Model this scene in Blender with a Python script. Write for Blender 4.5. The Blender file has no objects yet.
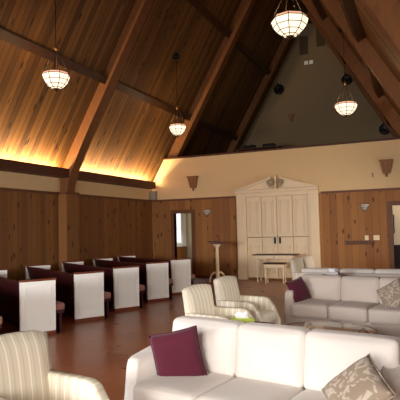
import bpy, bmesh, math, random
from mathutils import Vector, Matrix
from math import pi, sin, cos, radians as R
random.seed(4)
S = bpy.context.scene
COL = S.collection

# ------------------------------------------------------------------ camera
yaw, pitch, roll = R(23.97), R(3.26), R(-1.376)
fwd = Vector((-sin(yaw)*cos(pitch), cos(yaw)*cos(pitch), sin(pitch)))
rt = Vector((cos(yaw), sin(yaw), 0))
up = rt.cross(fwd)
r2 = rt*cos(roll) + up*sin(roll)
u2 = -rt*sin(roll) + up*cos(roll)
cd = bpy.data.cameras.new('camera'); cam = bpy.data.objects.new('camera', cd); COL.objects.link(cam)
cd.sensor_width = 36; cd.lens = 505/400*36; cd.clip_start = .05
m = Matrix((r2, u2, -fwd)).transposed().to_4x4(); m.translation = (0, 0, 1.55)
cam.matrix_world = m
S.camera = cam

# ------------------------------------------------------------------ world, daylight, exposure
w = bpy.data.worlds.new('world'); S.world = w; w.use_nodes = True
bg = w.node_tree.nodes['Background']; bg.inputs[0].default_value = (.62, .72, .9, 1); bg.inputs[1].default_value = 1.0
S.view_settings.view_transform = 'Standard'; S.view_settings.look = 'None'
S.view_settings.gamma = 1; S.view_settings.use_curve_mapping = False
S.view_settings.exposure = 0.9

def area(name, loc, direction, sx, sy, power, color, spread=180):
    l = bpy.data.lights.new(name, 'AREA'); l.shape = 'RECTANGLE'; l.size = sx; l.size_y = sy
    l.energy = power; l.color = color; l.spread = R(spread)
    o = bpy.data.objects.new(name, l); COL.objects.link(o); o.location = loc
    o.rotation_euler = Vector(direction).to_track_quat('-Z', 'Y').to_euler()
    return o
DAY = (1.0, .96, .92)
area('daylight_rear', (-1.6, -2.8, 1.75), (-.15, 1, -.45), 3.4, 1.6, 118, DAY, 105)
area('daylight_rear', (-6.2, -2.8, 1.75), (.12, 1, -.36), 2.6, 1.6, 185, (.96, .97, 1), 105)
area('daylight_side', (.22, 12.3, 1.6), (-1, .12, -.16), 2.2, 1.5, 27, (1, .86, .70), 130)
area('daylight_side', (.22, 1.3, 1.7), (-1, .7, -.2), 2.0, 1.4, 14, DAY, 140)
area('daylight_side', (.22, 5.4, 1.75), (-1, -.05, -.3), 1.3, 1.3, 18, (1, .95, .9), 120)
COVE = (1.0, .69, .38)
area('cove_strip', (-8.08, 6.75, 3.0), (.42, 0, 1), 6.2, .06, 165, COVE)
area('cove_strip', (-8.08, 12.4, 3.0), (.42, 0, 1), 3.9, .06, 105, COVE)
area('cove_strip', (.18, 7.0, 3.0), (-.42, 0, 1), 6.0, .06, 6, COVE)
area('cove_strip', (.18, 12.4, 3.0), (-.42, 0, 1), 3.9, .06, 4, COVE)

# ------------------------------------------------------------------ material helpers
def srgb(r, g, b):
    f = lambda c: ((c/255+.055)/1.055)**2.4 if c > 10 else c/255/12.92
    return (f(r), f(g), f(b), 1)
class N:
    def __init__(s, name, rough=.6, spec=.3):
        s.m = bpy.data.materials.new(name); s.m.use_nodes = True
        s.t = s.m.node_tree; s.b = s.t.nodes['Principled BSDF']
        s.b.inputs['Roughness'].default_value = rough; s.b.inputs['Specular IOR Level'].default_value = spec
    def n(s, typ, **k):
        x = s.t.nodes.new(typ)
        for a, v in k.items(): setattr(x, a, v)
        return x
    def l(s, a, b): s.t.links.new(a, b)
    def math(s, op, a, b=None, c=None):
        x = s.n('ShaderNodeMath', operation=op)
        for i, v in enumerate((a, b, c)):
            if v is None: continue
            if isinstance(v, (int, float)): x.inputs[i].default_value = v
            else: s.l(v, x.inputs[i])
        return x.outputs[0]
    def mix(s, f, a, b, mode='MIX'):
        x = s.n('ShaderNodeMix', data_type='RGBA', blend_type=mode)
        if isinstance(f, (int, float)): x.inputs[0].default_value = f
        else: s.l(f, x.inputs[0])
        for i, v in ((6, a), (7, b)):
            if isinstance(v, tuple): x.inputs[i].default_value = v
            else: s.l(v, x.inputs[i])
        return x.outputs[2]
    def obj(s): return s.n('ShaderNodeTexCoord').outputs['Object']
    def xyz(s, v):
        x = s.n('ShaderNodeSeparateXYZ'); s.l(v, x.inputs[0]); return x.outputs
    def comb(s, *a):
        x = s.n('ShaderNodeCombineXYZ')
        for i, v in enumerate(a):
            if isinstance(v, (int, float)): x.inputs[i].default_value = v
            else: s.l(v, x.inputs[i])
        return x.outputs[0]
    def noise(s, v, scale, detail=3):
        x = s.n('ShaderNodeTexNoise'); x.inputs['Scale'].default_value = scale; x.inputs['Detail'].default_value = detail
        if v is not None: s.l(v, x.inputs['Vector'])
        return x.outputs['Fac']
    def base(s, c):
        if isinstance(c, tuple): s.b.inputs['Base Color'].default_value = c
        else: s.l(c, s.b.inputs['Base Color'])
    def bump(s, h, st=.2, d=.01):
        x = s.n('ShaderNodeBump'); x.inputs['Strength'].default_value = st; x.inputs['Distance'].default_value = d
        s.l(h, x.inputs['Height']); s.l(x.outputs[0], s.b.inputs['Normal'])
def plain(name, c, rough=.6, var=.06, scale=12, bump=.1, metal=0, spec=.3):
    k = N(name, rough, spec); o = k.obj(); f = k.noise(o, scale)
    d = tuple(min(1, x*(1-var*2)) for x in c[:3])+(1,)
    k.base(k.mix(f, c, d)); k.bump(f, bump, .004); k.b.inputs['Metallic'].default_value = metal
    return k.m
def planks(name, u, v, width, light, dark, rough=.6, knots=.9, groove=.05, vs=1.0, contrast=1.0, spec=.3):
    """vertical tongue and groove boards: u across boards, v along them"""
    k = N(name, rough, spec); q = k.xyz(k.obj()); U = q[u]; V = q[v]
    s_ = k.math('MULTIPLY', U, 1/width); b = k.math('FLOOR', s_); fr = k.math('FRACT', s_)
    wn = k.n('ShaderNodeTexWhiteNoise', noise_dimensions='1D'); k.l(b, wn.inputs['W']); rnd = wn.outputs[0]
    gv = k.comb(k.math('MULTIPLY', U, 38), k.math('ADD', k.math('MULTIPLY', V, 1.6*vs), k.math('MULTIPLY', rnd, 50)), 0)
    grain = k.noise(gv, 1.0, 4)
    f = k.math('ADD', k.math('MULTIPLY', rnd, .62*contrast), k.math('MULTIPLY', grain, .55))
    c = k.mix(f, light, dark)
    vo = k.n('ShaderNodeTexVoronoi'); vo.inputs['Scale'].default_value = 1.0
    k.l(k.comb(k.math('MULTIPLY', U, 1/width*.9), k.math('ADD', k.math('MULTIPLY', V, 2.3*vs), k.math('MULTIPLY', rnd, 9)), 0), vo.inputs['Vector'])
    kn = k.n('ShaderNodeMapRange'); kn.inputs[1].default_value = .10; kn.inputs[2].default_value = .22
    kn.inputs[3].default_value = knots; kn.inputs[4].default_value = 0; k.l(vo.outputs['Distance'], kn.inputs[0])
    kd = tuple(x*.28 for x in dark[:3])+(1,)
    c = k.mix(kn.outputs[0], c, kd)
    g = k.math('LESS_THAN', fr, groove)
    c = k.mix(k.math('MULTIPLY', g, .75), c, kd)
    k.base(c); k.bump(k.math('SUBTRACT', k.math('MULTIPLY', grain, .15), g), .5, .006)
    return k.m
def beamwood(name, light, dark, scale=3, rough=.5):
    k = N(name, rough); q = k.xyz(k.obj())
    g = k.noise(k.comb(k.math('MULTIPLY', q[0], scale*3), k.math('MULTIPLY', q[1], scale), k.math('MULTIPLY', q[2], scale)), 1.5, 5)
    k.base(k.mix(g, light, dark)); k.bump(g, .15, .004); return k.m
def fabric(name, c, var=.08, rough=.9, pat=None, scale=240):
    k = N(name, rough, .15); o = k.obj(); f = k.noise(o, scale, 2); f2 = k.noise(o, 5, 3)
    d = tuple(x*(1-var*2.2) for x in c[:3])+(1,)
    col = k.mix(k.math('MULTIPLY', k.math('ADD', f, f2), .5), c, d)
    if pat:
        vo = k.n('ShaderNodeTexVoronoi', feature='SMOOTH_F1'); vo.inputs['Scale'].default_value = pat[1]
        nz = k.n('ShaderNodeTexNoise'); nz.inputs['Scale'].default_value = 9; k.l(o, nz.inputs['Vector'])
        k.l(k.mix(.25, o, nz.outputs['Color']), vo.inputs['Vector'])
        mr = k.n('ShaderNodeMapRange'); mr.inputs[1].default_value = .28; mr.inputs[2].default_value = .42; k.l(vo.outputs['Distance'], mr.inputs[0])
        col = k.mix(mr.outputs[0], pat[0], col)
    k.base(col); k.bump(f, .25, .002)
    k.b.inputs['Sheen Weight'].default_value = .15
    return k.m
def stripes(name, axis, pitch_, base, line, tint):
    k = N(name, .9, .15); o = k.obj(); q = k.xyz(o)
    t = k.math('FRACT', k.math('MULTIPLY', q[axis], 1/pitch_))
    a = k.math('LESS_THAN', t, .13)
    b = k.math('MULTIPLY', k.math('GREATER_THAN', t, .45), k.math('LESS_THAN', t, .60))
    fine = k.math('GREATER_THAN', k.math('FRACT', k.math('MULTIPLY', q[axis], 9/pitch_)), .5)
    c = k.mix(k.math('MULTIPLY', fine, .35), base, tint)
    c = k.mix(a, c, line); c = k.mix(k.math('MULTIPLY', b, .8), c, tint)
    k.base(c); k.bump(k.noise(o, 220, 2), .2, .002); return k.m
def emit(name, c, st, base=None):
    k = N(name, .4); k.base(base or c); k.b.inputs['Emission Color'].default_value = c
    k.b.inputs['Emission Strength'].default_value = st; return k.m

PINE_L, PINE_D = srgb(172, 118, 60), srgb(118, 72, 34)
M = {}
M['pine_x'] = planks('knotty_pine_far', 0, 2, .19, PINE_L, PINE_D, contrast=.8, groove=.03, knots=.8)
M['pine_y'] = planks('knotty_pine_side', 1, 2, .15, srgb(150, 100, 52), srgb(98, 60, 30), contrast=.7, groove=.035)
M['ceil'] = planks('ceiling_boards', 1, 0, .135, srgb(146, 103, 53), srgb(68, 44, 21), knots=.9, vs=1.5, groove=.09, contrast=.95)
M['ceil_loft'] = planks('ceiling_boards_loft', 1, 0, .13, srgb(120, 72, 40), srgb(80, 46, 26), knots=.5)
M['beam'] = beamwood('beam_wood', srgb(136, 88, 46), srgb(92, 56, 27), rough=.65)
M['darkwood'] = beamwood('dark_trim_wood', srgb(92, 48, 26), srgb(62, 30, 17))
M['trimwood'] = beamwood('door_trim_wood', srgb(120, 72, 40), srgb(88, 50, 27))
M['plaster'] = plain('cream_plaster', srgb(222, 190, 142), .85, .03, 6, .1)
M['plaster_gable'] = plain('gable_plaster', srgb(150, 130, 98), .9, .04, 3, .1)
M['cream_room'] = plain('back_room_plaster', srgb(225, 216, 190), .85, .03)
M['white'] = plain('white_paint', srgb(238, 234, 226), .45, .02, 20, .03)
M['cream'] = plain('cream_paint', srgb(232, 208, 170), .45, .03, 14, .03)
M['taupe'] = plain('taupe_scroll', srgb(176, 156, 122), .5, .05)  # pediment scrolls toned darker than the cream frame around them
M['black'] = plain('black_metal', srgb(22, 19, 18), .4, .1, 30, .02, .3)
M['brass'] = plain('aged_brass', srgb(150, 110, 60), .35, .1, 30, .05, .8)
M['darkmetal'] = plain('dark_bronze', srgb(34, 25, 18), .6, .1, 25, .05, .2)
M['bronze'] = plain('bronze_metal', srgb(92, 70, 45), .3, .1, 25, .05, .8)
M['maroonwood'] = beamwood('dark_maroon_wood', srgb(66, 24, 24), srgb(44, 14, 16), 4, .4)
M['capwood'] = beamwood('reddish_cap_wood', srgb(128, 66, 42), srgb(92, 44, 28), 4, .35)
M['pewcushion'] = fabric('pew_cushion_fabric', srgb(150, 104, 92))
M['linen'] = fabric('off_white_linen', srgb(226, 217, 208), .04)
M['linen2'] = fabric('warm_grey_linen', srgb(214, 200, 188), .05)
M['maroon'] = fabric('maroon_velvet', srgb(94, 36, 52), .15)
M['leafpat'] = fabric('leaf_pattern_fabric', srgb(160, 142, 122), .08, pat=(srgb(190, 177, 162), 26))
ST = (srgb(216, 206, 186), srgb(240, 231, 208), srgb(202, 187, 164))
M['stripe_y'] = stripes('striped_fabric_back', 1, .078, *ST)
M['stripe_x'] = stripes('striped_fabric_arm', 0, .078, *ST)
M['creamfab'] = fabric('cream_upholstery', srgb(232, 222, 200), .05)
M['piping'] = plain('tan_piping', srgb(160, 132, 100), .8)
M['darkleg'] = beamwood('chair_leg_wood', srgb(70, 40, 24), srgb(46, 26, 16))
M['lime'] = plain('lime_card', srgb(206, 222, 96), .6, .05, 40)
M['tissue'] = plain('tissue_paper', srgb(246, 246, 250), .9, .01)
M['bluecard'] = plain('pale_card', srgb(210, 205, 205), .6)
M['shade'] = emit('lit_shade_glass', (1.0, .80, .56, 1), .76, srgb(240, 215, 180))
M['shade_rose'] = emit('lit_rose_glass', (1.0, .58, .36, 1), .42, srgb(225, 150, 110))
M['sconce_glass'] = plain('unlit_leaded_glass', srgb(214, 204, 190), .3, .1, 60)
M['sconcewood'] = plain('brown_sconce', srgb(150, 102, 60), .6, .12, 18)
M['glow'] = emit('bright_daylight_pane', (.9, .94, 1, 1), .55)
M['winglass'] = emit('window_daylight', (.9, .95, 1, 1), .8)
M['rug'] = fabric('violet_blue_carpet', srgb(118, 92, 110), .1)
M['oak'] = beamwood('honey_oak', srgb(196, 140, 70), srgb(160, 105, 48))
M['darkgrille'] = plain('dark_grille', srgb(52, 44, 38), .7)
M['ventpaint'] = plain('vent_paint', srgb(96, 80, 60), .7)
M['graybox'] = plain('grey_speaker', srgb(150, 138, 124), .6)
k = N('clear_table_glass', .03, .5); k.base((.95, 1, .97, 1)); k.b.inputs['Transmission Weight'].default_value = 1; k.b.inputs['IOR'].default_value = 1.3; M['glass'] = k.m
# floor: reddish parquet blocks
k = N('reddish_parquet', .28, .4); o_ = k.obj(); q = k.xyz(o_)
br = k.n('ShaderNodeTexBrick'); br.offset = .5; k.l(o_, br.inputs['Vector'])
br.inputs['Scale'].default_value = 1; br.inputs['Brick Width'].default_value = .46; br.inputs['Row Height'].default_value = .23
br.inputs['Mortar Size'].default_value = .004; br.inputs['Mortar Smooth'].default_value = .3
br.inputs['Color1'].default_value = srgb(146, 86, 57); br.inputs['Color2'].default_value = srgb(138, 79, 52); br.inputs['Mortar'].default_value = srgb(108, 60, 40)
nf = k.noise(o_, 1.2, 4); k.base(k.mix(k.math('MULTIPLY', nf, .35), br.outputs['Color'], srgb(154, 96, 66)))
k.l(k.math('ADD', k.math('MULTIPLY', k.noise(o_, 1.5, 2), .10), .24), k.b.inputs['Roughness']); k.bump(br.outputs['Fac'], -.08, .001)
M['floor'] = k.m

# ------------------------------------------------------------------ mesh helpers
def BM(): return bmesh.new()
def box(b, x0, x1, y0, y1, z0, z1, bev=0, seg=2, mi=0):
    vs = [b.verts.new((x, y, z)) for x in (x0, x1) for y in (y0, y1) for z in (z0, z1)]
    fs = [b.faces.new([vs[i] for i in f]) for f in ((0,1,3,2),(4,6,7,5),(0,4,5,1),(2,3,7,6),(0,2,6,4),(1,5,7,3))]
    for f in fs: f.material_index = mi
    if bev:
        es = list({e for f in fs for e in f.edges})
        r = bmesh.ops.bevel(b, geom=es, offset=bev, segments=seg, profile=.5, affect='EDGES')
        for f in r['faces']: f.material_index = mi
    return vs
def prism(b, pts, axis, a0, a1, bev=0, seg=2):
    """extrude polygon pts (two coords) along axis 0/1/2 from a0 to a1"""
    def P(p, a):
        if axis == 0: return (a, p[0], p[1])
        if axis == 1: return (p[0], a, p[1])
        return (p[0], p[1], a)
    A = [b.verts.new(P(p, a0)) for p in pts]; B = [b.verts.new(P(p, a1)) for p in pts]
    n = len(pts); fs = [b.faces.new(A[::-1]), b.faces.new(B)]
    for i in range(n): fs.append(b.faces.new([A[i], A[(i+1) % n], B[(i+1) % n], B[i]]))
    if bev:
        es = list(fs[0].edges)+list(fs[1].edges)
        bmesh.ops.bevel(b, geom=list(set(es)), offset=bev, segments=seg, profile=.5, affect='EDGES')
def tube(b, pts, rad, n=8, caps=True):
    pts = [Vector(p) for p in pts]; rings = []; prev = None
    rs = rad if isinstance(rad, (list, tuple)) else [rad]*len(pts)
    for i, p in enumerate(pts):
        t = (pts[min(i+1, len(pts)-1)]-pts[max(i-1, 0)]).normalized()
        if prev is None:
            a = Vector((0, 0, 1)) if abs(t.z) < .9 else Vector((1, 0, 0)); x = t.cross(a).normalized()
        else: x = (prev-t*prev.dot(t)).normalized()
        prev = x; y = t.cross(x)
        rings.append([b.verts.new(p+(x*cos(2*pi*j/n)+y*sin(2*pi*j/n))*rs[i]) for j in range(n)])
    for A, B in zip(rings, rings[1:]):
        for j in range(n): b.faces.new([A[j], A[(j+1) % n], B[(j+1) % n], B[j]])
    if caps: b.faces.new(rings[0][::-1]); b.faces.new(rings[-1])
def lathe(b, prof, c=(0, 0), n=20, mi=0, rot=0):
    rings = []
    for r, z in prof:
        rings.append([b.verts.new((c[0]+max(r, 1e-4)*cos(2*pi*j/n+rot), c[1]+max(r, 1e-4)*sin(2*pi*j/n+rot), z)) for j in range(n)])
    for A, B in zip(rings, rings[1:]):
        for j in range(n):
            f = b.faces.new([A[j], A[(j+1) % n], B[(j+1) % n], B[j]]); f.material_index = mi
    b.faces.new(rings[0][::-1]); b.faces.new(rings[-1])
def soft(b, c, h, r, bulge=(0, 0, 0), n=12, lean=0, taper=0):
    """upholstered block centred c, half sizes h, corner radius r, bulge added per axis; lean shears y by z"""
    made = {}
    def vert(i, j, k):
        key = (i, j, k)
        if key in made: return made[key]
        e = []
        for a, t in zip(h, (i, j, k)):
            s = t/n*2-1; s = math.copysign(abs(s)**.75, s); e.append(s*a)
        p = Vector(e); inn = Vector([max(-(a-r), min(a-r, x)) for a, x in zip(h, p)])
        d = p-inn
        if d.length > 1e-6:
            q = inn+d.normalized()*r
        else: q = p
        u, v, w_ = [p[a]/h[a] for a in range(3)]
        cu, cv, cw = [max(0, 1-x*x) for x in (u, v, w_)]
        q.x += math.copysign(bulge[0]*cv*cw, u)*abs(u); q.y += math.copysign(bulge[1]*cu*cw, v)*abs(v); q.z += math.copysign(bulge[2]*cu*cv, w_)*abs(w_)
        q.x *= 1-taper*(q.z/h[2]); q.y += lean*(q.z)
        made[key] = b.verts.new(Vector(c)+q); return made[key]
    for ax in range(3):
        o1, o2 = [a for a in range(3) if a != ax]
        for side in (0, n):
            for i in range(n):
                for j in range(n):
                    ks = []
                    for di, dj in ((0, 0), (1, 0), (1, 1), (0, 1)):
                        t = [0, 0, 0]; t[ax] = side; t[o1] = i+di; t[o2] = j+dj; ks.append(vert(*t))
                    b.faces.new(ks)
def finish(name, b, mats, parent=None, smooth=False):
    bmesh.ops.recalc_face_normals(b, faces=b.faces)
    me = bpy.data.meshes.new(name); b.to_mesh(me); b.free()
    for m_ in (mats if isinstance(mats, (list, tuple)) else [mats]): me.materials.append(m_)
    if smooth:
        for p in me.polygons: p.use_smooth = True
    o = bpy.data.objects.new(name, me); COL.objects.link(o)
    if parent: o.parent = parent
    return o
def sbox(name, mat, *a, parent=None, bev=0, **k):
    b = BM(); box(b, *a, bev=bev, **k); return finish(name, b, mat, parent)
def tag(o, label, cat, group=None, kind=None):
    if label: o['label'] = label
    if cat: o['category'] = cat
    if group: o['group'] = group
    if kind: o['kind'] = kind
    return o
def thing(name, loc, rz, label, cat, group=None):
    o = bpy.data.objects.new(name, None); o.empty_display_size = .1; COL.objects.link(o)
    o.location = loc; o.rotation_euler = (0, 0, rz); return tag(o, label, cat, group)
def dup(root, loc, rz, label, group=None):
    r = root.copy(); COL.objects.link(r); r.location = loc; r.rotation_euler = (0, 0, rz); r['label'] = label
    if group: r['group'] = group
    for ch in list(root.children):
        c = ch.copy(); COL.objects.link(c); c.parent = r
        for g in list(ch.children):
            d = g.copy(); COL.objects.link(d); d.parent = c
    return r
def struct(o): o['kind'] = 'structure'; return o

# ------------------------------------------------------------------ room constants
XL, XR, YF, YB, YG = -8.23, .33, 14.6, -3.0, 20.3
XC = (XL+XR)/2; Z0 = 3.05; SL = 1.72
ZA = Z0+SL*(XC-XL)
H1 = 2.5

struct(sbox('floor', M['floor'], XL-.3, XR+.3, YB-.3, YG+.3, -.12, 0))
# left wall: pine boards to 2.5 m, plaster above
b = BM(); box(b, XL-.2, XL, YB, YF, 0, H1)
box(b, XL, XL+.24, 9.93, 10.40, 0, H1+.03)
wl = struct(finish('wall_left', b, M['pine_y']))
b = BM(); box(b, XL-.2, XL-.01, YB, YG, H1, Z0+.1); finish('plaster_band', b, M['plaster'], wl)
b = BM(); box(b, XL, XL+.035, YB, 9.93, H1-.03, H1+.03); box(b, XL, XL+.035, 10.40, YF, H1-.03, H1+.03)
box(b, XL, XL+.26, 9.91, 10.42, H1-.03, H1+.035); struct(finish('trim_1', b, M['trimwood']))
b = BM(); box(b, XR, XR+.2, YB, YF, 0, H1); wr = struct(finish('wall_right', b, M['pine_y']))
b = BM(); box(b, XR+.01, XR+.2, YB, YG, H1, Z0+.1); finish('plaster_band', b, M['plaster'], wr)
b = BM(); box(b, XL-.2, XR+.2, YB-.2, YB, 0, H1); wb = struct(finish('wall_back', b, M['pine_x']))
b = BM(); prism(b, [(XL-.2, H1), (XR+.2, H1), (XR+.2, Z0), (XC, ZA), (XL-.2, Z0)], 1, YB-.2, YB); finish('plaster_gable', b, M['plaster'], wb)

# far wall with two doorways; pine below, plaster and loft parapet above
D1 = (-7.42, -6.80, 2.06); D2 = (-.81, .33, 2.06)
b = BM()
box(b, XL, D1[0], YF, YF+.15, 0, H1); box(b, D1[0], D1[1], YF, YF+.15, D1[2], H1)
box(b, D1[1], -5.1, YF, YF+.15, 0, H1); box(b, -5.1, -2.9, YF+.02, YF+.15, 0, H1)
box(b, -2.9, D2[0], YF, YF+.15, 0, H1); box(b, D2[0], XR, YF, YF+.15, D2[2], H1)
wf = struct(finish('wall_far', b, M['pine_x']))
b = BM(); box(b, XL, XR, YF+.012, YF+.15, H1, 3.84); finish('plaster_band', b, M['plaster'], wf)
struct(sbox('trim_2', M['trimwood'], XL, -5.3, YF-.025, YF+.02, H1-.03, H1+.03))
struct(sbox('trim_3', M['trimwood'], -2.7, XR, YF-.025, YF+.02, H1-.03, H1+.03))
struct(sbox('trim_4', M['darkwood'], XL+.48, XR-.48, YF-.03, YF+.2, 3.84, 3.895, bev=.01))
struct(sbox('floor_loft', M['darkwood'], XL, XR, YF+.15, YG, 2.95, 3.05))
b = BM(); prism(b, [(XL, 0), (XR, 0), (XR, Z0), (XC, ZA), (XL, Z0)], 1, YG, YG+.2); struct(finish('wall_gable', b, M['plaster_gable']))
struct(sbox('baseboard_far', M['trimwood'], -6.7, -5.34, YF-.02, YF, 0, .09))
struct(sbox('baseboard_left', M['trimwood'], XL, XL+.02, YB, 9.95, 0, .09))

# ceiling slopes
def slope(side):
    b = BM(); xw = XL-.25 if side < 0 else XR+.25; zw = Z0-SL*.25
    t = .12
    prism(b, [(xw, zw), (XC, ZA), (XC, ZA+t*2), (xw, zw+t*2)], 1, YB-.2, YG+.2)
    return struct(finish('ceiling', b, M['ceil']))
slope(-1); slope(1)

# arched rafters (left post, knee, slope, ridge, mirrored)
def rafter(name, y0, y1, off=.5):
    inner = [(XL+.22, 0), (XL+.22, 2.62)]
    # knee
    p0 = Vector((XL+.22, 2.62)); p2 = Vector((XL+1.15, Z0+SL*1.15-off)); p1 = Vector((XL+.27, 3.05))
    for i in range(1, 11):
        t = i/10; inner.append(tuple(p0*(1-t)**2+p1*2*t*(1-t)+p2*t*t))
    inner.append((XC, ZA-off))
    right = [(2*XC-x, z) for x, z in inner[:-1]][::-1]
    outer = [(XR+.02, 0), (XR+.02, Z0+.02), (XC, ZA+.03), (XL-.02, Z0+.02), (XL-.02, 0)]
    b = BM()
    L = inner; Rr = [(2*XC-x, z) for x, z in inner]
    oL = [(XL-.02, z) if i < 2 else None for i, (x, z) in enumerate(L)]
    # build as two strips (left and right legs)
    for pts, s in ((L, 1), (Rr, -1)):
        out = []
        for i, (x, z) in enumerate(pts):
            if i < 2: out.append((XL-.02 if s > 0 else XR+.02, z))
            elif i == len(pts)-1: out.append((XC, ZA+.03))
            else:
                # perpendicular foot on roof line
                xl = x if s > 0 else 2*XC-x
                zt = z+off*.25+ (i/12)*.0
                # project on roof: (xl,z) -> along normal
                d = (Z0+SL*(xl-XL)-z)/(1+SL*SL)
                xo = max(XL-.02, xl-d*SL); zo = Z0+SL*(xo-XL)+.03
                out.append((xo if s > 0 else 2*XC-xo, zo))
        A = [b.verts.new((p[0], y0, p[1])) for p in pts]; B = [b.verts.new((p[0], y1, p[1])) for p in pts]
        C_ = [b.verts.new((p[0], y0, p[1])) for p in out]; D_ = [b.verts.new((p[0], y1, p[1])) for p in out]
        for i in range(len(pts)-1):
            for q_ in ((A[i], A[i+1], C_[i+1], C_[i]), (B[i], D_[i], D_[i+1], B[i+1]), (A[i], B[i], B[i+1], A[i+1]), (C_[i], C_[i+1], D_[i+1], D_[i])):
                b.faces.new(q_)
        b.faces.new((A[0], C_[0], D_[0], B[0])); b.faces.new((A[-1], B[-1], D_[-1], C_[-1]))
    return struct(finish(name, b, M['beam']))
n = 5
for y in (1.2, 5.6, 10.0):
    rafter('trim_%d' % n, y, y+.3); n += 1
def rafter_top(name, y0, y1, zmin, off):
    b = BM(); x0 = XL+(zmin-Z0)/SL
    for s in (1, -1):
        pts = [(x0, zmin), (XC, ZA+.02), (XC, ZA-off), (x0+off/SL, zmin)]
        if s < 0: pts = [(2*XC-x, z) for x, z in pts]
        prism(b, pts, 1, y0, y1)
    return struct(finish(name, b, M['beam']))
rafter_top('trim_%d' % n, 14.76, 15.06, 3.05, .62); n += 1
rafter_top('trim_%d' % n, 19.2, 19.5, 3.05, .5); n += 1
# purlins along the slopes
def purlin(name, y0, y1, z, s):
    b = BM(); x = XL+(z-Z0)/SL; d = .17; hw = .09
    t = Vector((1, SL)).normalized(); nn = Vector((SL, -1)).normalized()
    c0 = Vector((x, z))
    pts = [c0-t*hw-nn*.02, c0+t*hw-nn*.02, c0+t*hw+nn*d, c0-t*hw+nn*d]
    pts = [(p.x, p.y) if s > 0 else (2*XC-p.x, p.y) for p in pts]
    prism(b, pts, 1, y0, y1); return struct(finish(name, b, M['darkbeam']))
M['darkbeam'] = beamwood('purlin_wood', srgb(84, 54, 30), srgb(58, 36, 19))
bays = [(1.5, 5.6), (5.9, 10.0), (10.3, 14.76), (15.06, 19.2)]
for z in (5.22, 7.72):
    for s in (1, -1):
        for y0, y1 in bays:
            purlin('trim_%d' % n, y0, y1, z, s); n += 1
struct(sbox('trim_%d' % n, M['darkbeam'], XC-.14, XC+.14, YB, YG, ZA-.62, ZA-.2)); n += 1
# cove valances (front board and shelf)
for s in (1, -1):
    for y0, y1 in ((1.5, 5.6), (5.9, 10.0), (10.3, 14.36)):
        b = BM()
        for x0, x1, z0, z1 in ((XL, XL+.28, 2.885, 2.91), (XL+.255, XL+.28, 2.91, 3.1)):
            if s < 0: x0, x1 = 2*XC-x1, 2*XC-x0
            box(b, x0, x1, y0, y1, z0, z1)
        struct(finish('trim_%d' % n, b, M['darkwood'])); n += 1
# casings of the doorways
def casing(name, x0, x1, zt, wdt=.11, right=True):
    b = BM(); box(b, x0-wdt, x0, YF-.035, YF+.16, 0, zt+wdt)
    if right: box(b, x1, x1+wdt, YF-.035, YF+.16, 0, zt+wdt)
    box(b, x0, x1, YF-.035, YF+.16, zt, zt+wdt)
    return struct(finish(name, b, M['trimwood']))
casing('trim_%d' % n, D1[0], D1[1], D1[2]); n += 1
casing('trim_%d' % n, D2[0], XR, D2[2], right=False); n += 1

# windows at the back and right (out of the picture, the daylight comes through them)
def window(nm, axis, a0, a1, z0, z1, at, inward):
    b = BM(); b2 = BM()
    def bx(bb, p0, p1, q0, q1, d0, d1):
        lo, hi = sorted((at+inward*d0, at+inward*d1))
        if axis == 'x': box(bb, p0, p1, lo, hi, q0, q1)
        else: box(bb, lo, hi, p0, p1, q0, q1)
    f = .08
    bx(b, a0, a1, z0, z0+f, 0, .05); bx(b, a0, a1, z1-f, z1, 0, .05)
    k_ = 3
    for i in range(k_+1):
        p = a0+(a1-a0-f)*i/k_; bx(b, p, p+f, z0+f, z1-f, 0, .05)
    o = struct(finish(nm, b, M['white']))
    bx(b2, a0+f, a1-f, z0+f, z1-f, .005, .02); finish('pane', b2, M['winglass'], o)
window('window_1', 'x', -3.4, .1, .8, 2.45, YB, 1)
window('window_2', 'x', -7.6, -4.8, .8, 2.45, YB, 1)
window('window_3', 'y', 4.7, 5.55, .8, 2.4, XR, -1)
window('window_5', 'y', 11.2, 13.4, .8, 2.4, XR, -1)

# rooms behind the doorways
b = BM(); box(b, -9.7, -5.6, 16.5, 16.6, 0, 2.8); box(b, -5.7, -5.6, YF+.15, 16.5, 0, 2.8); box(b, -9.8, -9.7, YF, 16.6, 0, 2.8); box(b, -9.7, XL-.2, YF, YF+.1, 0, 2.8); box(b, -9.8, -5.6, YF+.15, 16.6, 2.8, 2.9)
struct(finish('wall_vestry', b, M['cream_room']))
struct(sbox('floor_vestry', M['floor'], -9.8, XL-.3, YF-.3, 16.6, -.12, 0))
b = BM(); box(b, -2.4, XR, 16.6, 16.7, 0, 2.95); box(b, -2.5, -2.4, YF+.15, 16.7, 0, 2.95)
struct(finish('wall_side_room', b, M['cream_room']))
WX0, WX1 = -8.37, -8.10
b = BM(); 
for x0, x1, z0, z1 in ((WX0-.07, WX1+.07, 1.0, 1.08), (WX0-.07, WX1+.07, 2.12, 2.2), (WX0-.07, WX0, 1.08, 2.12), (WX1, WX1+.07, 1.08, 2.12), (WX0, WX1, 1.57, 1.6)):
    box(b, x0, x1, 16.44, 16.5, z0, z1)
o = struct(finish('window_4', b, M['white']))
b = BM(); box(b, WX0, WX1, 16.47, 16.49, 1.08, 2.12); finish('pane', b, M['glow'], o)
area('vestry_daylight', (-8.7, 16.3, 1.6), (.2, -1, -.1), .8, 1.1, 14, (.9, .95, 1))
area('side_room_light', (-.9, 15.6, 2.85), (0, 0, -1), 1.0, .8, 7, (1, .86, .66))

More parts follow.
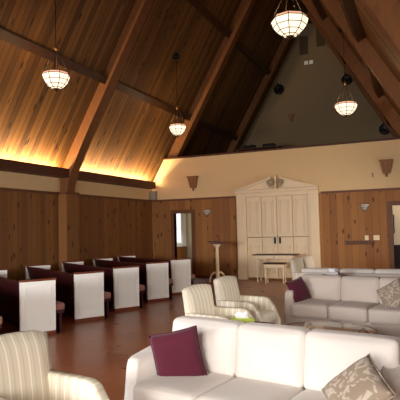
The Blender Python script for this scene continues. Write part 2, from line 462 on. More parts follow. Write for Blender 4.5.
# ------------------------------------------------------------------ white double door with broken pediment
X0, X1 = -5.24, -2.76
t = thing('double_door', (0, 0, 0), 0, 'cream folding double doors in a frame topped by a broken pediment', 'door')
b = BM()
box(b, X0, X0+.30, YF-.10, YF+.02, 0, 2.58, bev=.01); box(b, X1-.30, X1, YF-.10, YF+.02, 0, 2.58, bev=.01)
box(b, X0+.30, X1-.30, YF-.10, YF+.02, 2.47, 2.58)
box(b, X0-.02, X1+.02, YF-.17, YF+.02, 2.58, 2.68, bev=.015)
for x in (X0+.06, X1-.24):
    for z0, z1 in ((.35, 2.36),):
        box(b, x, x+.18, YF-.115, YF-.095, z0, z1, bev=.006)
box(b, X0, X0+.30, YF-.12, YF-.09, 0, .28); box(b, X1-.30, X1, YF-.12, YF-.09, 0, .28)
finish('frame', b, M['cream'], t)
xc = (X0+X1)/2
b = BM()
for s in (-1, 1):
    outer = [(xc+s*1.25, 2.68), (xc+s*.16, 3.0), (xc+s*.13, 2.96), (xc+s*.20, 2.86), (xc+s*.22, 2.75), (xc+s*.10, 2.68)]
    if s < 0: outer = outer[::-1]
    prism(b, outer, 1, YF-.10, YF+.02)
    crown = [(xc+s*1.27, 2.68), (xc+s*.14, 3.03), (xc+s*.14, 2.97), (xc+s*1.10, 2.68)]
    prism(b, crown if s > 0 else crown[::-1], 1, YF-.17, YF-.10)
finish('pediment', b, M['cream'], t)
b = BM(); lathe(b, [(.03, 2.68), (.035, 2.70), (.03, 2.86), (.025, 2.9), (.045, 2.98), (.04, 3.06), (.01, 3.11)], (xc, YF-.1), 14)
finish('pediment_finial', b, M['cream'], t, True)
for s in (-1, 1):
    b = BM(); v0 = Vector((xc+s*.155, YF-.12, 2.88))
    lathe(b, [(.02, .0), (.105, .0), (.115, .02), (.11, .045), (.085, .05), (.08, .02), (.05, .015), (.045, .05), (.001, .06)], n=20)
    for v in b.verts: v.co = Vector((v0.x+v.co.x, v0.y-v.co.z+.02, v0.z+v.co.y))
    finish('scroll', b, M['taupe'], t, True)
dw = (X1-X0-.6)/4
for i in range(4):
    xa = X0+.30+dw*i+.006; xb = xa+dw-.012
    b = BM(); box(b, xa, xb, YF-.05, YF-.01, .06, 1.245, bev=.004); box(b, xa, xb, YF-.05, YF-.01, 1.262, 2.465, bev=.004)
    for z0, z1 in ((.2, 1.0), (1.36, 2.34)):
        # raised panel with moulding
        for (a, c, d, e) in ((xa+.09, xb-.09, z0, z0+.025), (xa+.09, xb-.09, z1-.025, z1), (xa+.09, xa+.115, z0, z1), (xb-.115, xb-.09, z0, z1)):
            box(b, a, c, YF-.072, YF-.05, d, e)
        box(b, xa+.15, xb-.15, YF-.06, YF-.05, z0+.06, z1-.06, bev=.005)
    o = finish('door_leaf', b, M['cream'], t)
    if i in (1, 2):
        hx = xb-.07 if i == 1 else xa+.07
        b = BM(); box(b, hx-.028, hx+.028, YF-.075, YF-.05, 1.06, 1.24, bev=.006)
        box(b, hx-.012, hx+.012, YF-.11, YF-.07, 1.08, 1.2, bev=.004); finish('door_handle', b, M['black'], o)

# ------------------------------------------------------------------ wall fittings
def wall_lantern(x, z, label, grp):
    t = thing('wall_lantern', (x, YF+.012, z), 0, label, 'wall lamp', grp); t.scale = (.88, .88, .80)
    b = BM()
    A = [(-.18, -.17), (.18, -.17), (.18, 0), (-.18, 0)]; B = [(-.10, -.10), (.10, -.10), (.10, 0), (-.10, 0)]
    zs = [(.20, 1), (.24, 1.06), (.26, 1.0)]
    rings = []
    for zz, pts in ((-.22, B), (-.18, [(-.115, -.11), (.115, -.11), (.115, 0), (-.115, 0)]), (.18, A), (.21, [(-.2, -.19), (.2, -.19), (.2, 0), (-.2, 0)]), (.24, [(-.2, -.19), (.2, -.19), (.2, 0), (-.2, 0)])):
        rings.append([b.verts.new((p[0], p[1], zz)) for p in pts])
    for P, Q in zip(rings, rings[1:]):
        for j in range(4): b.faces.new([P[j], P[(j+1) % 4], Q[(j+1) % 4], Q[j]])
    b.faces.new(rings[0][::-1]); b.faces.new(rings[-1])
    finish('lantern_body', b, M['sconcewood'], t)
    b = BM(); lathe(b, [(.045, -.22), (.05, -.25), (.02, -.27), (.045, -.31), (.01, -.34)], (0, -.06), 12); finish('finial', b, M['sconcewood'], t, True)
    b = BM()
    for xx in (-.06, .06): tube(b, [(xx*.85, -.115, -.17), (xx*1.4, -.175, .18)], .006, 5)
    finish('rib', b, M['bronze'], t)
    return t
wall_lantern(-6.70, 3.03, 'brown tapered wall lantern on the plaster above the left doorway', 'brown lanterns on the plaster')
wall_lantern(-.91, 3.11, 'brown tapered wall lantern on the plaster above the right doorway', 'brown lanterns on the plaster')
def glass_sconce(x, z, label):
    t = thing('glass_sconce', (x, YF, z), 0, label, 'wall lamp', 'leaded glass sconces on the pine wall'); t.scale = (.82, .82, .82)
    b = BM(); segs = 8; rows = [(.17, .10), (.15, .04), (.11, -.02), (.07, -.08), (.035, -.12)]
    rings = [[b.verts.new((r*cos(pi+pi*j/segs), r*.7*sin(pi+pi*j/segs), zz)) for j in range(segs+1)] for r, zz in rows]
    for P, Q in zip(rings, rings[1:]):
        for j in range(segs): b.faces.new([P[j], P[j+1], Q[j+1], Q[j]])
    finish('glass_bowl', b, M['sconce_glass'], t)
    b = BM()
    for r in rows: tube(b, [((r[0]+.002)*cos(pi+pi*j/12), (r[0]+.002)*.7*sin(pi+pi*j/12), r[1]) for j in range(13)], .006, 5)
    for j in range(0, segs+1, 2):
        tube(b, [((r+.002)*cos(pi+pi*j/segs), (r+.002)*.7*sin(pi+pi*j/segs), zz) for r, zz in rows], .005, 5)
    finish('leading', b, M['bronze'], t)
    b = BM(); box(b, -.04, .04, -.02, 0, -.16, .05, bev=.005); finish('wall_plate', b, M['bronze'], t)
glass_sconce(-6.26, 2.06, 'small leaded glass sconce on pine wall above the lectern')
glass_sconce(-1.52, 2.04, 'small leaded glass sconce on pine wall above the light switches')
tag(sbox('light_switch', M['cream'], -1.545, -1.445, YF-.012, YF, 1.125, 1.26, bev=.004), 'narrow cream light switch plate, the left one of the pair', 'light switch')
tag(sbox('light_switch', M['cream'], -1.32, -1.16, YF-.012, YF, 1.125, 1.26, bev=.004), 'wide cream light switch plate beside the right doorway casing', 'light switch')
t = thing('coat_rail', (-1.66, YF, 1.03), 0, 'dark wooden peg rail on the pine wall under the light switches', 'coat rail')
b = BM(); box(b, -.40, .36, -.03, 0, -.02, .07, bev=.006); box(b, -.40, .36, -.12, 0, .07, .09); finish('rail_board', b, M['trimwood'], t)
for i in range(5):
    b = BM(); tube(b, [(-.32+i*.16, -.02, .01), (-.32+i*.16, -.09, .03)], .012, 6)
    if i == 4: tube(b, [(.32, -.02, .0), (.32, -.08, -.02), (.32, -.08, -.10)], .012, 6)
    finish('peg', b, M['darkwood'], t)
tag(sbox('corner_speaker', M['graybox'], XL+.02, XL+.2, YF-.16, YF+.005, 2.535, 2.82, bev=.008), 'small grey box speaker high in the corner beside the cove shelf', 'speaker')
tag(sbox('wall_thermostat', M['graybox'], -1.29, -1.25, YF-.008, YF+.013, 2.86, 2.98, bev=.003), 'tiny plate on the plaster left of the right lantern', 'wall plate')

# right side room: cream closet front with black bar and a dark grille
t = thing('closet_front', (0, 0, 0), 0, 'cream closet front with black bar handle over a dark grille, seen through right doorway', 'closet')
sbox('closet_panel', M['cream'], -1.1, .2, 16.40, 16.58, 0, 2.3, parent=t)
b = BM(); box(b, -.89, -.86, 16.34, 16.36, 1.28, 1.84, bev=.005); box(b, -.89, -.86, 16.35, 16.4, 1.30, 1.33); box(b, -.89, -.86, 16.35, 16.4, 1.79, 1.82)
finish('bar_handle', b, M['black'], t)
b = BM(); box(b, -1.0, .1, 16.37, 16.4, .15, .92)
for i in range(12): box(b, -1.0+i*.09, -.985+i*.09, 16.355, 16.37, .15, .92)
finish('grille', b, M['darkgrille'], t)

# vestry: cabinet and curtain
t = thing('oak_cabinet', (-8.08, 16.15, 0), 0, 'honey oak cabinet under the bright window behind left doorway', 'cabinet')
b = BM(); box(b, -.45, .25, -.2, .2, .02, .93); finish('body', b, M['oak'], t)
b = BM(); box(b, -.48, .28, -.23, .22, .93, .97, bev=.006); finish('top', b, M['white'], t)
for x0, x1 in ((-.42, -.11), (-.09, .22)):
    d = sbox('cabinet_door', M['oak'], x0, x1, -.22, -.2, .1, .88, parent=t, bev=.004)
    sbox('knob', M['brass'], x1-.05, x1-.03, -.24, -.22, .5, .52, parent=d)
b = BM(); pts = []
for i in range(25): pts.append((-8.05+i*.0075, 16.42+.015*sin(i*1.3)))
for i in range(24, -1, -1): pts.append((-8.05+i*.0075, 16.43+.015*sin(i*1.3)))
prism(b, pts, 2, .1, 2.25); tag(finish('window_curtain', b, M['white']), 'white curtain hanging right of the vestry window', 'curtain')

# ------------------------------------------------------------------ pendant lamps
def pendant(loc, ztop, label, R_=.265):
    t = thing('pendant_lamp', loc, R(10), label, 'pendant lamp', 'leaded glass pendant lamps')
    n_ = 8; Hh = .36
    prof = [(.90, .30), (1.0, .25), (.89, .155), (.68, .075), (.42, .02), (.2, .0)]
    b = BM()
    rings = [[b.verts.new((R_*r*cos(2*pi*j/n_), R_*r*sin(2*pi*j/n_), z)) for j in range(n_)] for r, z in prof]
    for i, (P, Q) in enumerate(zip(rings, rings[1:])):
        for j in range(n_):
            f = b.faces.new([P[j], P[(j+1) % n_], Q[(j+1) % n_], Q[j]]); f.material_index = 1 if i == 0 else 0
    b.faces.new(rings[-1])
    sh = finish('glass_shade', b, [M['shade'], M['shade_rose']], t)
    b = BM()
    for r, z in prof[:5]:
        tube(b, [(R_*(r+.01)*cos(2*pi*j/n_), R_*(r+.01)*sin(2*pi*j/n_), z) for j in range(n_+1)], .0065, 5)
    for j in range(n_): tube(b, [(R_*(r+.01)*cos(2*pi*j/n_), R_*(r+.01)*sin(2*pi*j/n_), z) for r, z in prof], .0065, 5)
    finish('leading', b, M['black'], sh)
    b = BM(); lathe(b, [(.06, .01), (.065, -.005), (.03, -.02), (.025, -.035), (.008, -.05)], n=12); finish('finial', b, M['bronze'], t, True)
    for j in range(4):
        a = 2*pi*j/4+.4
        b = BM(); tube(b, [(R_*.9*cos(a), R_*.9*sin(a), .30), (.02*cos(a), .02*sin(a), .76)], .005, 5); finish('support_rod', b, M['darkmetal'], t)
    b = BM(); lathe(b, [(.01, .74), (.045, .76), (.03, .79), (.05, .82), (.015, .86)], n=12); finish('hub', b, M['brass'], t, True)
    b = BM(); zt = ztop-loc[2]; tube(b, [(0, 0, .85), (0, 0, zt-.02)], .008, 6); finish('chain', b, M['darkmetal'], t)
    b = BM(); lathe(b, [(.02, zt-.16), (.085, zt-.14), (.09, zt-.04), (.03, zt+.02)], n=14); finish('ceiling_canopy', b, M['black'], t, True)
    l = bpy.data.lights.new('bulb', 'POINT'); l.energy = 7; l.color = (1, .62, .32); l.shadow_soft_size = .06
    o = bpy.data.objects.new('bulb', l); COL.objects.link(o); o.parent = t; o.location = (0, 0, .42)
def ceilz(x): return Z0+SL*(x-XL) if x < XC else Z0+SL*(XR-x)
for x, y, z, rr, lb in ((-6.25, 7.5, 4.25, .262, 'lit leaded glass pendant lamp nearest the left edge, in front of the purlin'),
                    (-6.22, 12.57, 4.17, .245, 'smallest lit leaded glass pendant lamp, hanging left of the loft rafter'),
                    (-1.76, 7.5, 4.45, .285, 'largest lit pendant lamp, at the top of the photo before the gable'),
                    (-1.64, 12.57, 4.22, .27, 'lit leaded glass pendant lamp at the right, above the loft rail')):
    pendant((x, y, z), ceilz(x), lb, rr)

# ------------------------------------------------------------------ loft and gable things
def gx(name, lb, cat, b, mat, sm=False, grp=None): return tag(finish(name, b, mat, None, sm), lb, cat, grp)
def disc_speaker(x, z, lb):
    t = thing('round_speaker', (x, YG, z), 0, lb, 'speaker', 'round black speakers on the gable')
    b = BM(); lathe(b, [(.17, 0), (.21, .05), (.21, .12), (.17, .16), (.12, .15), (.02, .13)], n=20)
    for v in b.verts: v.co = Vector((v.co.x, -v.co.z, v.co.y))
    finish('housing', b, M['black'], t, True)
    b = BM(); tube(b, [(-.04, -.08, .16), (-.06, -.08, .30), (-.06, 0, .32)], .018, 6); finish('bracket', b, M['black'], t)
disc_speaker(-5.30, 7.23, 'round black speaker on the gable, the left one of the upper two')
disc_speaker(-2.56, 7.25, 'round black speaker on the gable behind the right pendant lamp chain')
disc_speaker(-1.25, 5.15, 'round black speaker low on the gable at far right')
for x, z, lb in ((-4.83, 6.02, 'small tapered sconce on the gable left of centre'), (-3.0, 6.15, 'small tapered sconce on the gable behind the right pendant lamp')):
    t = thing('gable_sconce', (x, YG, z), 0, lb, 'wall lamp', 'small sconces on the gable'); t.scale = (.72, .72, .72)
    b = BM(); rings = []
    for hw, dd, zz in ((.06, .08, -.2), (.17, .16, .14), (.17, .16, .17)):
        rings.append([b.verts.new(p) for p in ((-hw, -dd, zz), (hw, -dd, zz), (hw, 0, zz), (-hw, 0, zz))])
    for P, Q in zip(rings, rings[1:]):
        for j in range(4): b.faces.new([P[j], P[(j+1) % 4], Q[(j+1) % 4], Q[j]])
    b.faces.new(rings[0][::-1]); b.faces.new(rings[-1]); finish('sconce_body', b, M['sconcewood'], t)
    b = BM(); lathe(b, [(.03, -.2), (.035, -.23), (.005, -.26)], (0, -.04), 10); finish('finial', b, M['bronze'], t)
for x, z, lb in ((-4.22, 8.93, 'dark louvred vent panel near the gable peak, left one'), (-3.53, 9.16, 'dark louvred vent panel near the gable peak, right one')):
    t = thing('gable_vent', (x, YG, z), 0, lb, 'vent', 'dark vents near the gable peak')
    b = BM(); box(b, -.17, .17, -.03, 0, -.38, .38); finish('panel', b, M['ventpaint'], t)
    b = BM()
    for i in range(9): box(b, -.15, .15, -.045, -.03, -.35+i*.08, -.31+i*.08)
    finish('louvre', b, M['ventpaint'], t)
t = thing('emergency_light', (-4.03, YG, 8.18), 0, 'white twin-lamp emergency light on the upper gable', 'emergency light')
b = BM(); box(b, -.2, .2, -.06, 0, -.11, .10, bev=.01); finish('housing', b, M['graybox'], t)
M['dimlit'] = emit('dim_lamp_face', (1, .92, .75, 1), .07, srgb(200, 190, 165))
for x in (-.10, .10):
    b = BM(); box(b, x-.075, x+.075, -.075, -.06, -.08, .07, bev=.004); finish('lamp_head', b, M['dimlit'], t)
# loft table and chairs peeking above the rail
t = thing('loft_table', (-5.6, 18.2, 3.05), 0, 'dark long table in the loft, its top showing above the rail at left', 'table')
b = BM(); box(b, -.85, .85, -.3, .3, 1.42, 1.47, bev=.005); finish('tabletop', b, M['darkwood'], t)
for x in (-.78, .78):
    for y in (-.25, .25): sbox('leg', M['darkwood'], x-.04, x+.04, y-.04, y+.04, 0, 1.42, parent=t)
for x in (-5.95, -5.2):
    t = thing('loft_crate', (x, 18.15, 4.52), 0, 'dark case standing on the long loft table, %s one' % ('left' if x < -5.5 else 'right'), 'case', 'cases on the loft table')
    b = BM(); box(b, -.22, .22, -.12, .12, 0, .13, bev=.01); finish('body', b, M['black'], t)
    b = BM(); tube(b, [(-.06, -.13, .06), (-.05, -.15, .09), (.05, -.15, .09), (.06, -.13, .06)], .008, 5); finish('handle', b, M['bronze'], t)
t = thing('loft_desk', (-2.55, 18.2, 3.05), 0, 'low dark desk in the loft behind the rail, below the right pendant lamp', 'desk')
b = BM(); box(b, -.45, .45, -.25, .25, 1.32, 1.38, bev=.005); finish('desktop', b, M['black'], t)
for x in (-.4, .4): sbox('leg', M['black'], x-.04, x+.04, -.2, .2, 0, 1.32, parent=t)

# ------------------------------------------------------------------ pews
PR = -R(31); PL = 2.9; PW = .53; PH = .85
def make_pew():
    t = thing('pew', (0, 0, 0), PR, '', 'pew', 'pews along the left wall')
    for x0, x1 in ((-.05, 0), (-PL, -PL+.05)):
        b = BM(); box(b, x0, x1, 0, PW, .06, PH-.03)
        o = finish('end_panel', b, M['white'], t)
        b = BM(); s = 1 if x0 > -1 else -1; xf = x1 if s > 0 else x0
        for f0, f1, g0, g1 in ((.07, PW-.07, .13, .145), (.07, PW-.07, PH-.115, PH-.10), (.07, .085, .145, PH-.115), (PW-.085, PW-.07, .145, PH-.115)):
            for xs, sg in ((x1, 1), (x0, -1)):
                a, c = sorted((xs, xs+sg*.008)); box(b, a, c, f0, f1, g0, g1)
        finish('moulding', b, M['white'], o)
        b = BM(); box(b, x0-.012, x1+.012, -.01, PW+.012, PH-.03, PH, bev=.006); finish('top_cap', b, M['capwood'], o)
        b = BM(); box(b, x0-.004, x1+.004, -.004, PW+.004, 0, .06); finish('foot_block', b, M['capwood'], o)
    b = BM(); prism(b, [(.005, .80), (.04, .80), (.15, .40), (.15, .12), (.115, .12), (.115, .40)], 0, -PL+.05, -.05); finish('backrest', b, M['maroonwood'], t)
    b = BM(); box(b, -PL+.05, -.05, -.002, .05, .785, .82, bev=.006); finish('back_rail', b, M['maroonwood'], t)
    b = BM(); box(b, -PL+.05, -.05, .15, PW+.15, .30, .34); box(b, -PL+.05, -.05, PW+.08, PW+.11, .0, .30); finish('seat_base', b, M['maroonwood'], t)
    b = BM(); box(b, -PL+.055, -.055,   .16, PW+.17, .34, .45, bev=.03, seg=3); finish('seat_cushion', b, M['pewcushion'], t, True)
    return t
pw = make_pew()
pos = [(-5.5, 4.5), (-5.5, 5.77), (-5.52, 7.07), (-5.5, 8.24), (-5.5, 9.5), (-5.5, 10.65)]
lbs = ['white-ended maroon pew mostly past the left edge, only its cushion showing', 'white-ended maroon pew nearest the camera whose whole end panel shows', 'white-ended maroon pew, second end panel from the left',
       'white-ended maroon pew, middle one of the five white end panels', 'white-ended maroon pew, fourth end panel from the left', 'white-ended maroon pew furthest back, beside the purple carpet']
for i, (p, lb) in enumerate(zip(pos, lbs)):
    if i == 0: pw.location = (p[0], p[1], 0); pw['label'] = lb
    else: dup(pw, (p[0], p[1], 0), PR, lb)

# ------------------------------------------------------------------ carpet and lectern
tag(sbox('chancel_carpet', M['rug'], -8.1, -5.9, 12.75, 14.5, .001, .012), 'purplish blue carpet on the floor under the lectern', 'carpet')
t = thing('lectern', (-5.40, 13.25, 0), R(20), 'cream column lectern with dark book tray on arched feet', 'lectern')
b = BM(); lathe(b, [(.055, .16), (.05, .25), (.045, 1.0), (.07, 1.03), (.11, 1.08), (.11, 1.115)], n=16); finish('column', b, M['cream'], t, True)
for k_ in range(3):
    a = k_*2*pi/3+.6
    b = BM(); pts = [(r*cos(a), r*sin(a), z) for r, z in ((.04, .30), (.11, .31), (.19, .25), (.24, .14), (.26, .03))]
    tube(b, pts, [.03, .03, .028, .026, .03], 8); finish('foot', b, M['cream'], t, True)
b = BM(); prism(b, [(-.27, 1.20), (.27, 1.15), (.27, 1.13), (.12, 1.105), (-.12, 1.115), (-.27, 1.18)], 0, -.18, .18)
for v in b.verts: v.co = Vector((v.co.y, v.co.x, v.co.z))
finish('book_tray', b, M['darkwood'], t)
b = BM(); tube(b, [(.06, .08, 1.13), (.07, .08, 1.24), (.04, .03, 1.32), (-.02, -.03, 1.35)], .008, 6); finish('gooseneck_microphone', b, M['black'], t)

# ------------------------------------------------------------------ console table and stool
t = thing('console_table', (-3.88, 13.88, 0), 0, 'cream turned-leg console table with dark wooden top before the double doors', 'table')
b = BM(); box(b, -.62, .62, -.24, .24, .765, .79, bev=.006); finish('tabletop', b, M['darkleg'], t)
b = BM(); box(b, -.53, .53, -.19, .19, .66, .765, bev=.004); finish('apron', b, M['cream'], t)
d = sbox('drawer', M['cream'], -.2, .2, -.20, -.19, .675, .75, parent=t, bev=.003)
sbox('knob', M['black'], -.012, .012, -.215, -.2, .70, .725, parent=d)
legp = [(.022, 0), (.03, .05), (.018, .1), (.02, .14), (.034, .35), (.036, .5), (.022, .57), (.036, .6), (.036, .67)]
for x in (-.5, .5):
    for y in (-.16, .16):
        b = BM(); lathe(b, legp, (x, y), 10); finish('leg', b, M['cream'], t, True)
t = thing('stool', (-3.83, 13.60, 0), 0, 'cream stool with dark seat pushed under the console table', 'stool')
b = BM(); box(b, -.30, .30, -.15, .15, .53, .57, bev=.015); finish('seat', b, M['darkleg'], t)
b = BM(); box(b, -.28, .28, -.14, .14, .44, .53, bev=.004); finish('seat_frame', b, M['cream'], t)
for x in (-.25, .25):
    for y in (-.11, .11):
        b = BM(); lathe(b, [(r*.75, z*.68) for r, z in legp], (x, y), 8); finish('leg', b, M['cream'], t, True)
b = BM(); tube(b, [(-.25, -.11, .16), (.25, -.11, .16)], .01, 6); tube(b, [(-.25, .11, .16), (.25, .11, .16)], .01, 6)
for i in range(5): tube(b, [(-.16+i*.08, -.11, .16), (-.16+i*.08, -.11, .44)], .007, 5)
finish('stretcher', b, M['cream'], t)

# ------------------------------------------------------------------ sofas
def make_sofa(label, mat, backs, arm_w=.17, cw=.58, zb=.80, zs=.42, group=None, depth=.92):
    Wd = arm_w*2+cw*3
    t = thing('sofa', (0, 0, 0), 0, label, 'sofa', group)
    b = BM(); box(b, .01, Wd-.01, .03, depth-.02, .03, .27, bev=.02, seg=3); finish('base', b, mat, t, True)
    for i in range(4):
        x = .07 if i % 2 == 0 else Wd-.07; y = .08 if i < 2 else depth-.08
        b = BM(); lathe(b, [(.022, 0), (.03, .04)], (x, y), 8); finish('foot', b, M['darkleg'], t)
    dz = 1.3*(zs-.42)
    for x0 in (0, Wd-arm_w):
        b = BM()
        prism(b, [(0, .04), (depth-.05, .04), (depth-.05, .69), (depth-.22, .67), (.45, .60+dz), (.13, .58+dz), (.08, .57+dz), (.06, .52+dz), (.03, .04)], 0, x0, x0+arm_w, bev=.028, seg=3)
        finish('arm', b, mat, t, True)
    b = BM(); prism(b, [(depth-.22, .2), (depth-.04, .2), (depth, zb-.06), (depth-.05, zb-.03), (depth-.15, zb-.04)], 0, arm_w*.6, Wd-arm_w*.6, bev=.02, seg=3); finish('back_frame', b, mat, t, True)
    for i in range(3):
        xc_ = arm_w+cw*(i+.5)
        b = BM(); soft(b, (xc_, .32, (zs+.25)/2), (cw/2-.003, .32, (zs-.25)/2+.002), .045, (0, .006, .012)); o = finish('seat_cushion', b, mat, t, True)
        b = BM()
        for zz in (zs-.018, .268):
            pts = []; hx, hy = cw/2-.012, .31
            for a in range(0, 33):
                an = 2*pi*a/32; ca, sa = cos(an), sin(an)
                f = 1/((abs(ca)**8+abs(sa)**8)**(1/8)); pts.append((xc_+ca*f*hx, .32+sa*f*hy, zz))
            tube(b, pts, .007, 5, False)
        finish('piping', b, mat, o)
        b = BM(); hz = (zb-zs)/2+.02
        ex = arm_w*.75 if i != 1 else 0; sx = -1 if i == 0 else 1
        soft(b, (xc_+sx*ex/2, .655, zs-.015+hz), (cw/2+.002+ex/2, .085, hz), .042, (.0, .05, .006), lean=.20, n=16)
        finish('back_cushion', b, mat, t, True)
    t['W'] = Wd
    return t
s1 = make_sofa('large off-white three-seat sofa in the foreground with plump back cushions', M['linen'], 3, arm_w=.11, cw=.56, zb=.775)
s1.location = (-2.15, 3.27, 0); s1.rotation_euler = (0, 0, R(-11))
s2 = make_sofa('warm grey three-seat sofa facing the camera beyond the glass coffee table', M['linen2'], 3, arm_w=.11, cw=.55, zb=.775, zs=.45)
s2.location = (-1.94, 7.22, 0); s2.rotation_euler = (0, 0, R(-11))
s3 = make_sofa('pale three-seat sofa behind the grey sofa, only its back top showing', M['linen'], 3, arm_w=.12, cw=.58, zb=.775, zs=.44)
s3.location = (-.10, 9.72, 0); s3.rotation_euler = (0, 0, R(179))
for s in (s1, s2, s3):
    if 'W' in s: del s['W']

# ------------------------------------------------------------------ scatter pillows
def pillow(name, loc, rot, size, th, mat, label, group=None):
    t = thing(name, loc, 0, label, 'pillow', group); t.rotation_euler = rot
    n_ = 16
    def P(i, j, s):
        u, v = i/n_*2-1, j/n_*2-1
        pin = 1-.06*(1-u*u)*abs(v)**3; pinv = 1-.06*(1-v*v)*abs(u)**3
        h_ = (max(0, 1-u**4)*max(0, 1-v**4))**.55
        return Vector((u*size/2*pinv, s*th/2*h_, v*size/2*pin))
    b = BM(); g = {}
    for s in (-1, 1):
        for i in range(n_+1):
            for j in range(n_+1):
                edge = i in (0, n_) or j in (0, n_)
                if edge and (i, j, 0) in g: g[(i, j, s)] = g[(i, j, 0)]; continue
                v = b.verts.new(P(i, j, s)); g[(i, j, s)] = v
                if edge: g[(i, j, 0)] = v
        for i in range(n_):
            for j in range(n_): b.faces.new([g[(i, j, s)], g[(i+1, j, s)], g[(i+1, j+1, s)], g[(i, j+1, s)]])
    finish('cover', b, mat, t, True)
    b = BM(); pts = []
    for a in range(0, 4):
        for k_ in range(n_):
            i, j = ((k_, 0), (n_, k_), (n_-k_, n_), (0, n_-k_))[a]; pts.append(P(i, j, 0)*1.005)
    pts.append(pts[0]); tube(b, pts, .006, 5, False); finish('piping', b, mat, t, True)
    return t
pillow('scatter_pillow', (-1.80, 3.55, .57), (R(-2), R(-12), R(14)), .39, .13, M['maroon'], 'plain maroon square pillow on the foreground off-white sofa')
pillow('scatter_pillow', (-.415, 3.13, .57), (R(-62), R(-38), R(10)), .37, .14, M['leafpat'], 'beige leaf-patterned pillow at the right of the foreground sofa')
pillow('scatter_pillow', (-1.76, 7.47, .61), (R(-24), R(-10), R(60)), .335, .12, M['maroon'], 'plain maroon square pillow on the grey sofa beyond')
pillow('scatter_pillow', (-.44, 7.25, .60), (R(-24), R(-32), R(-14)), .36, .13, M['leafpat'], 'brownish leaf-patterned pillow at right end of the grey sofa')

# ------------------------------------------------------------------ striped armchairs (face +x locally)
def make_armchair(label):
    t = thing('armchair', (0, 0, 0), 0, label, 'armchair', 'striped upholstered armchairs')
    hw = .31
    b = BM(); box(b, -.28, .29, -hw+.02, hw-.02, .14, .36, bev=.02, seg=3); finish('seat_base', b, M['stripe_y'], t, True)
    b = BM(); soft(b, (.04, 0, .40), (.27, hw-.09, .07), .05, (0, 0, .02)); finish('seat_cushion', b, M['stripe_y'], t, True)
    # back: shaped, top gently arched and raked
    b = BM(); n_ = 12
    for s in (0,):
        rows = []
        for k_ in range(9):
            z = .3+k_/8*.59; row = []
            for j in range(n_+1):
                v = j/n_*2-1; wd = hw-.02-.01*(k_/8)
                arch = .022*(1-v*v)*(k_/8)
                row.append((v*wd, z+arch-.012*(k_/8)*(abs(v)**8)))
            rows.append(row)
        fr, bk = [], []
        for k_, row in enumerate(rows):
            rake = -.08*(k_/8)**1.2
            f_, b_ = [], []
            for j, (y, z) in enumerate(row):
                v = j/n_*2-1
                e = (1-abs(v)**5)*(1-(k_/8)**9)
                f_.append(b.verts.new((-.24+rake+.055*e+.02*(v*v), y, z))); b_.append(b.verts.new((-.30+rake-.045*e+.02*v*v, y, z)))
            fr.append(f_); bk.append(b_)
        for k_ in range(8):
            for j in range(n_):
                b.faces.new([fr[k_][j], fr[k_][j+1], fr[k_+1][j+1], fr[k_+1][j]]); b.faces.new([bk[k_][j], bk[k_+1][j], bk[k_+1][j+1], bk[k_][j+1]])
            for j in (0, n_): b.faces.new([fr[k_][j], fr[k_+1][j], bk[k_+1][j], bk[k_][j]])
        for j in range(n_):
            b.faces.new([fr[8][j], fr[8][j+1], bk[8][j+1], bk[8][j]]); b.faces.new([fr[0][j], bk[0][j], bk[0][j+1], fr[0][j+1]])
    finish('backrest', b, M['stripe_y'], t, True)
    for s in (-1, 1):
        b = BM(); y0 = s*(hw-.045)-.045
        prism(b, [(-.31, .14), (.30, .14), (.32, .34), (.25, .50), (.18, .60), (.12, .63), (-.31, .64)], 1, y0, y0+.09, bev=.025, seg=3)
        finish('arm', b, M['stripe_x'], t, True)
    for x in (-.26, .25):
        for y in (-hw+.06, hw-.06):
            b = BM(); lathe(b, [(.014, 0), (.024, .15)], (x, y), 8); finish('leg', b, M['darkleg'], t)
    return t
ac = make_armchair('striped beige armchair nearest the camera, at bottom left corner')
ac.location = (-2.10, 2.40, 0); ac.rotation_euler = (0, 0, R(-8))
dup(ac, (-2.09, 5.26, 0), R(-6), 'striped cream armchair just behind the foreground sofa, nearer of the pair')
dup(ac, (-2.13, 6.26, 0), R(-6), 'striped cream armchair beyond its twin, in front of the lectern')
dup(ac, (-2.12, 10.25, 0), R(-6), 'cream armchair beside the console table, the left one seen past the grey sofa')
dup(ac, (-2.06, 10.98, 0), R(-6), 'cream armchair beside the double doors, the right one past the grey sofa')

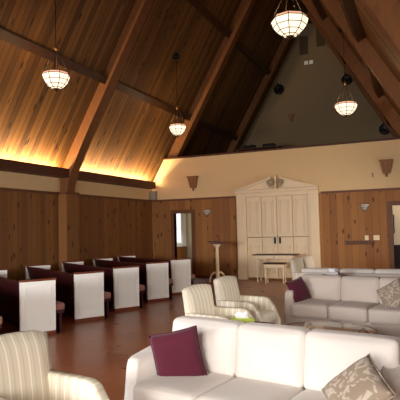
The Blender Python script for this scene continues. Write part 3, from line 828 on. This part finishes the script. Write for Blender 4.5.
# ------------------------------------------------------------------ coffee table
t = thing('coffee_table', (-1.02, 5.72, 0), R(-11), 'oval glass coffee table with bronze rim and scroll legs between the sofas', 'coffee table')
def ell(a, b_, z, k_=40): return [(a*cos(2*pi*i/k_), b_*sin(2*pi*i/k_), z) for i in range(k_+1)]
b = BM(); prism(b, [(p[0], p[1]) for p in ell(.50, .35, 0)[:-1]], 2, .41, .422); finish('glass_top', b, M['glass'], t)
b = BM(); tube(b, ell(.507, .357, .416), .008, 6, False); finish('rim', b, M['brass'], t, True)
for sx in (-1, 1):
    for sy in (-1, 1):
        b = BM(); pts = []
        for i in range(14):
            a = i/13; x = sx*(.30+.12*sin(a*pi)+.03*a); y = sy*(.20+.06*sin(a*pi)); pts.append((x, y, .40*(1-a)+.012))
        tube(b, pts, .014, 6)
        c = Vector((sx*.30, sy*.20, .33)); tube(b, [(c.x+sx*cos(i*.6)*(.07-.004*i), c.y, c.z+sin(i*.6)*(.07-.004*i)) for i in range(14)], .009, 5)
        finish('leg', b, M['darkmetal'], t, True)
b = BM(); tube(b, ell(.33, .21, .15), .009, 6, False); finish('lower_ring', b, M['bronze'], t, True)

# ------------------------------------------------------------------ side tables with tissue boxes
def side_table(loc, h, label):
    t = thing('side_table', loc, R(-11), label, 'side table')
    b = BM(); box(b, -.22, .22, -.16, .16, h-.03, h, bev=.006); finish('tabletop', b, M['darkleg'], t)
    for x in (-.18, .18):
        for y in (-.12, .12): sbox('leg', M['darkleg'], x-.018, x+.018, y-.018, y+.018, 0, h-.03, parent=t)
def tissue_box(loc, rz, mat, label):
    t = thing('tissue_box', loc, rz, label, 'tissue box')
    b = BM(); box(b, -.10, .10, -.055, .055, 0, .06, bev=.004); finish('carton', b, mat, t)
    b = BM(); n_ = 10; top = []
    base = [b.verts.new((.06*cos(2*pi*i/n_), .025*sin(2*pi*i/n_), .059)) for i in range(n_)]
    mid = [b.verts.new((.055*cos(2*pi*i/n_)-.02+.012*sin(i*2.3), .035*sin(2*pi*i/n_), .085+.012*sin(i*3.1))) for i in range(n_)]
    tip = [b.verts.new((.045*cos(2*pi*i/n_)-.01+.02*sin(i*1.7), .012*sin(2*pi*i/n_), .105+.014*cos(i*2.2))) for i in range(n_)]
    for P, Q in ((base, mid), (mid, tip)):
        for i in range(n_): b.faces.new([P[i], P[(i+1) % n_], Q[(i+1) % n_], Q[i]])
    b.faces.new(tip); finish('tissue', b, M['tissue'], t)
side_table((-1.56, 4.50, 0), .66, 'small dark side table behind the foreground sofa, under the lime tissue box')
tissue_box((-1.58, 4.46, .66), R(12), M['lime'], 'lime green tissue box with white tissue behind the foreground sofa')
side_table((-1.42, 8.46, 0), .74, 'small dark side table hidden between the two far sofas')
tissue_box((-1.42, 8.45, .74), R(-5), M['bluecard'], 'pale tissue box with white tissue behind the grey sofa')
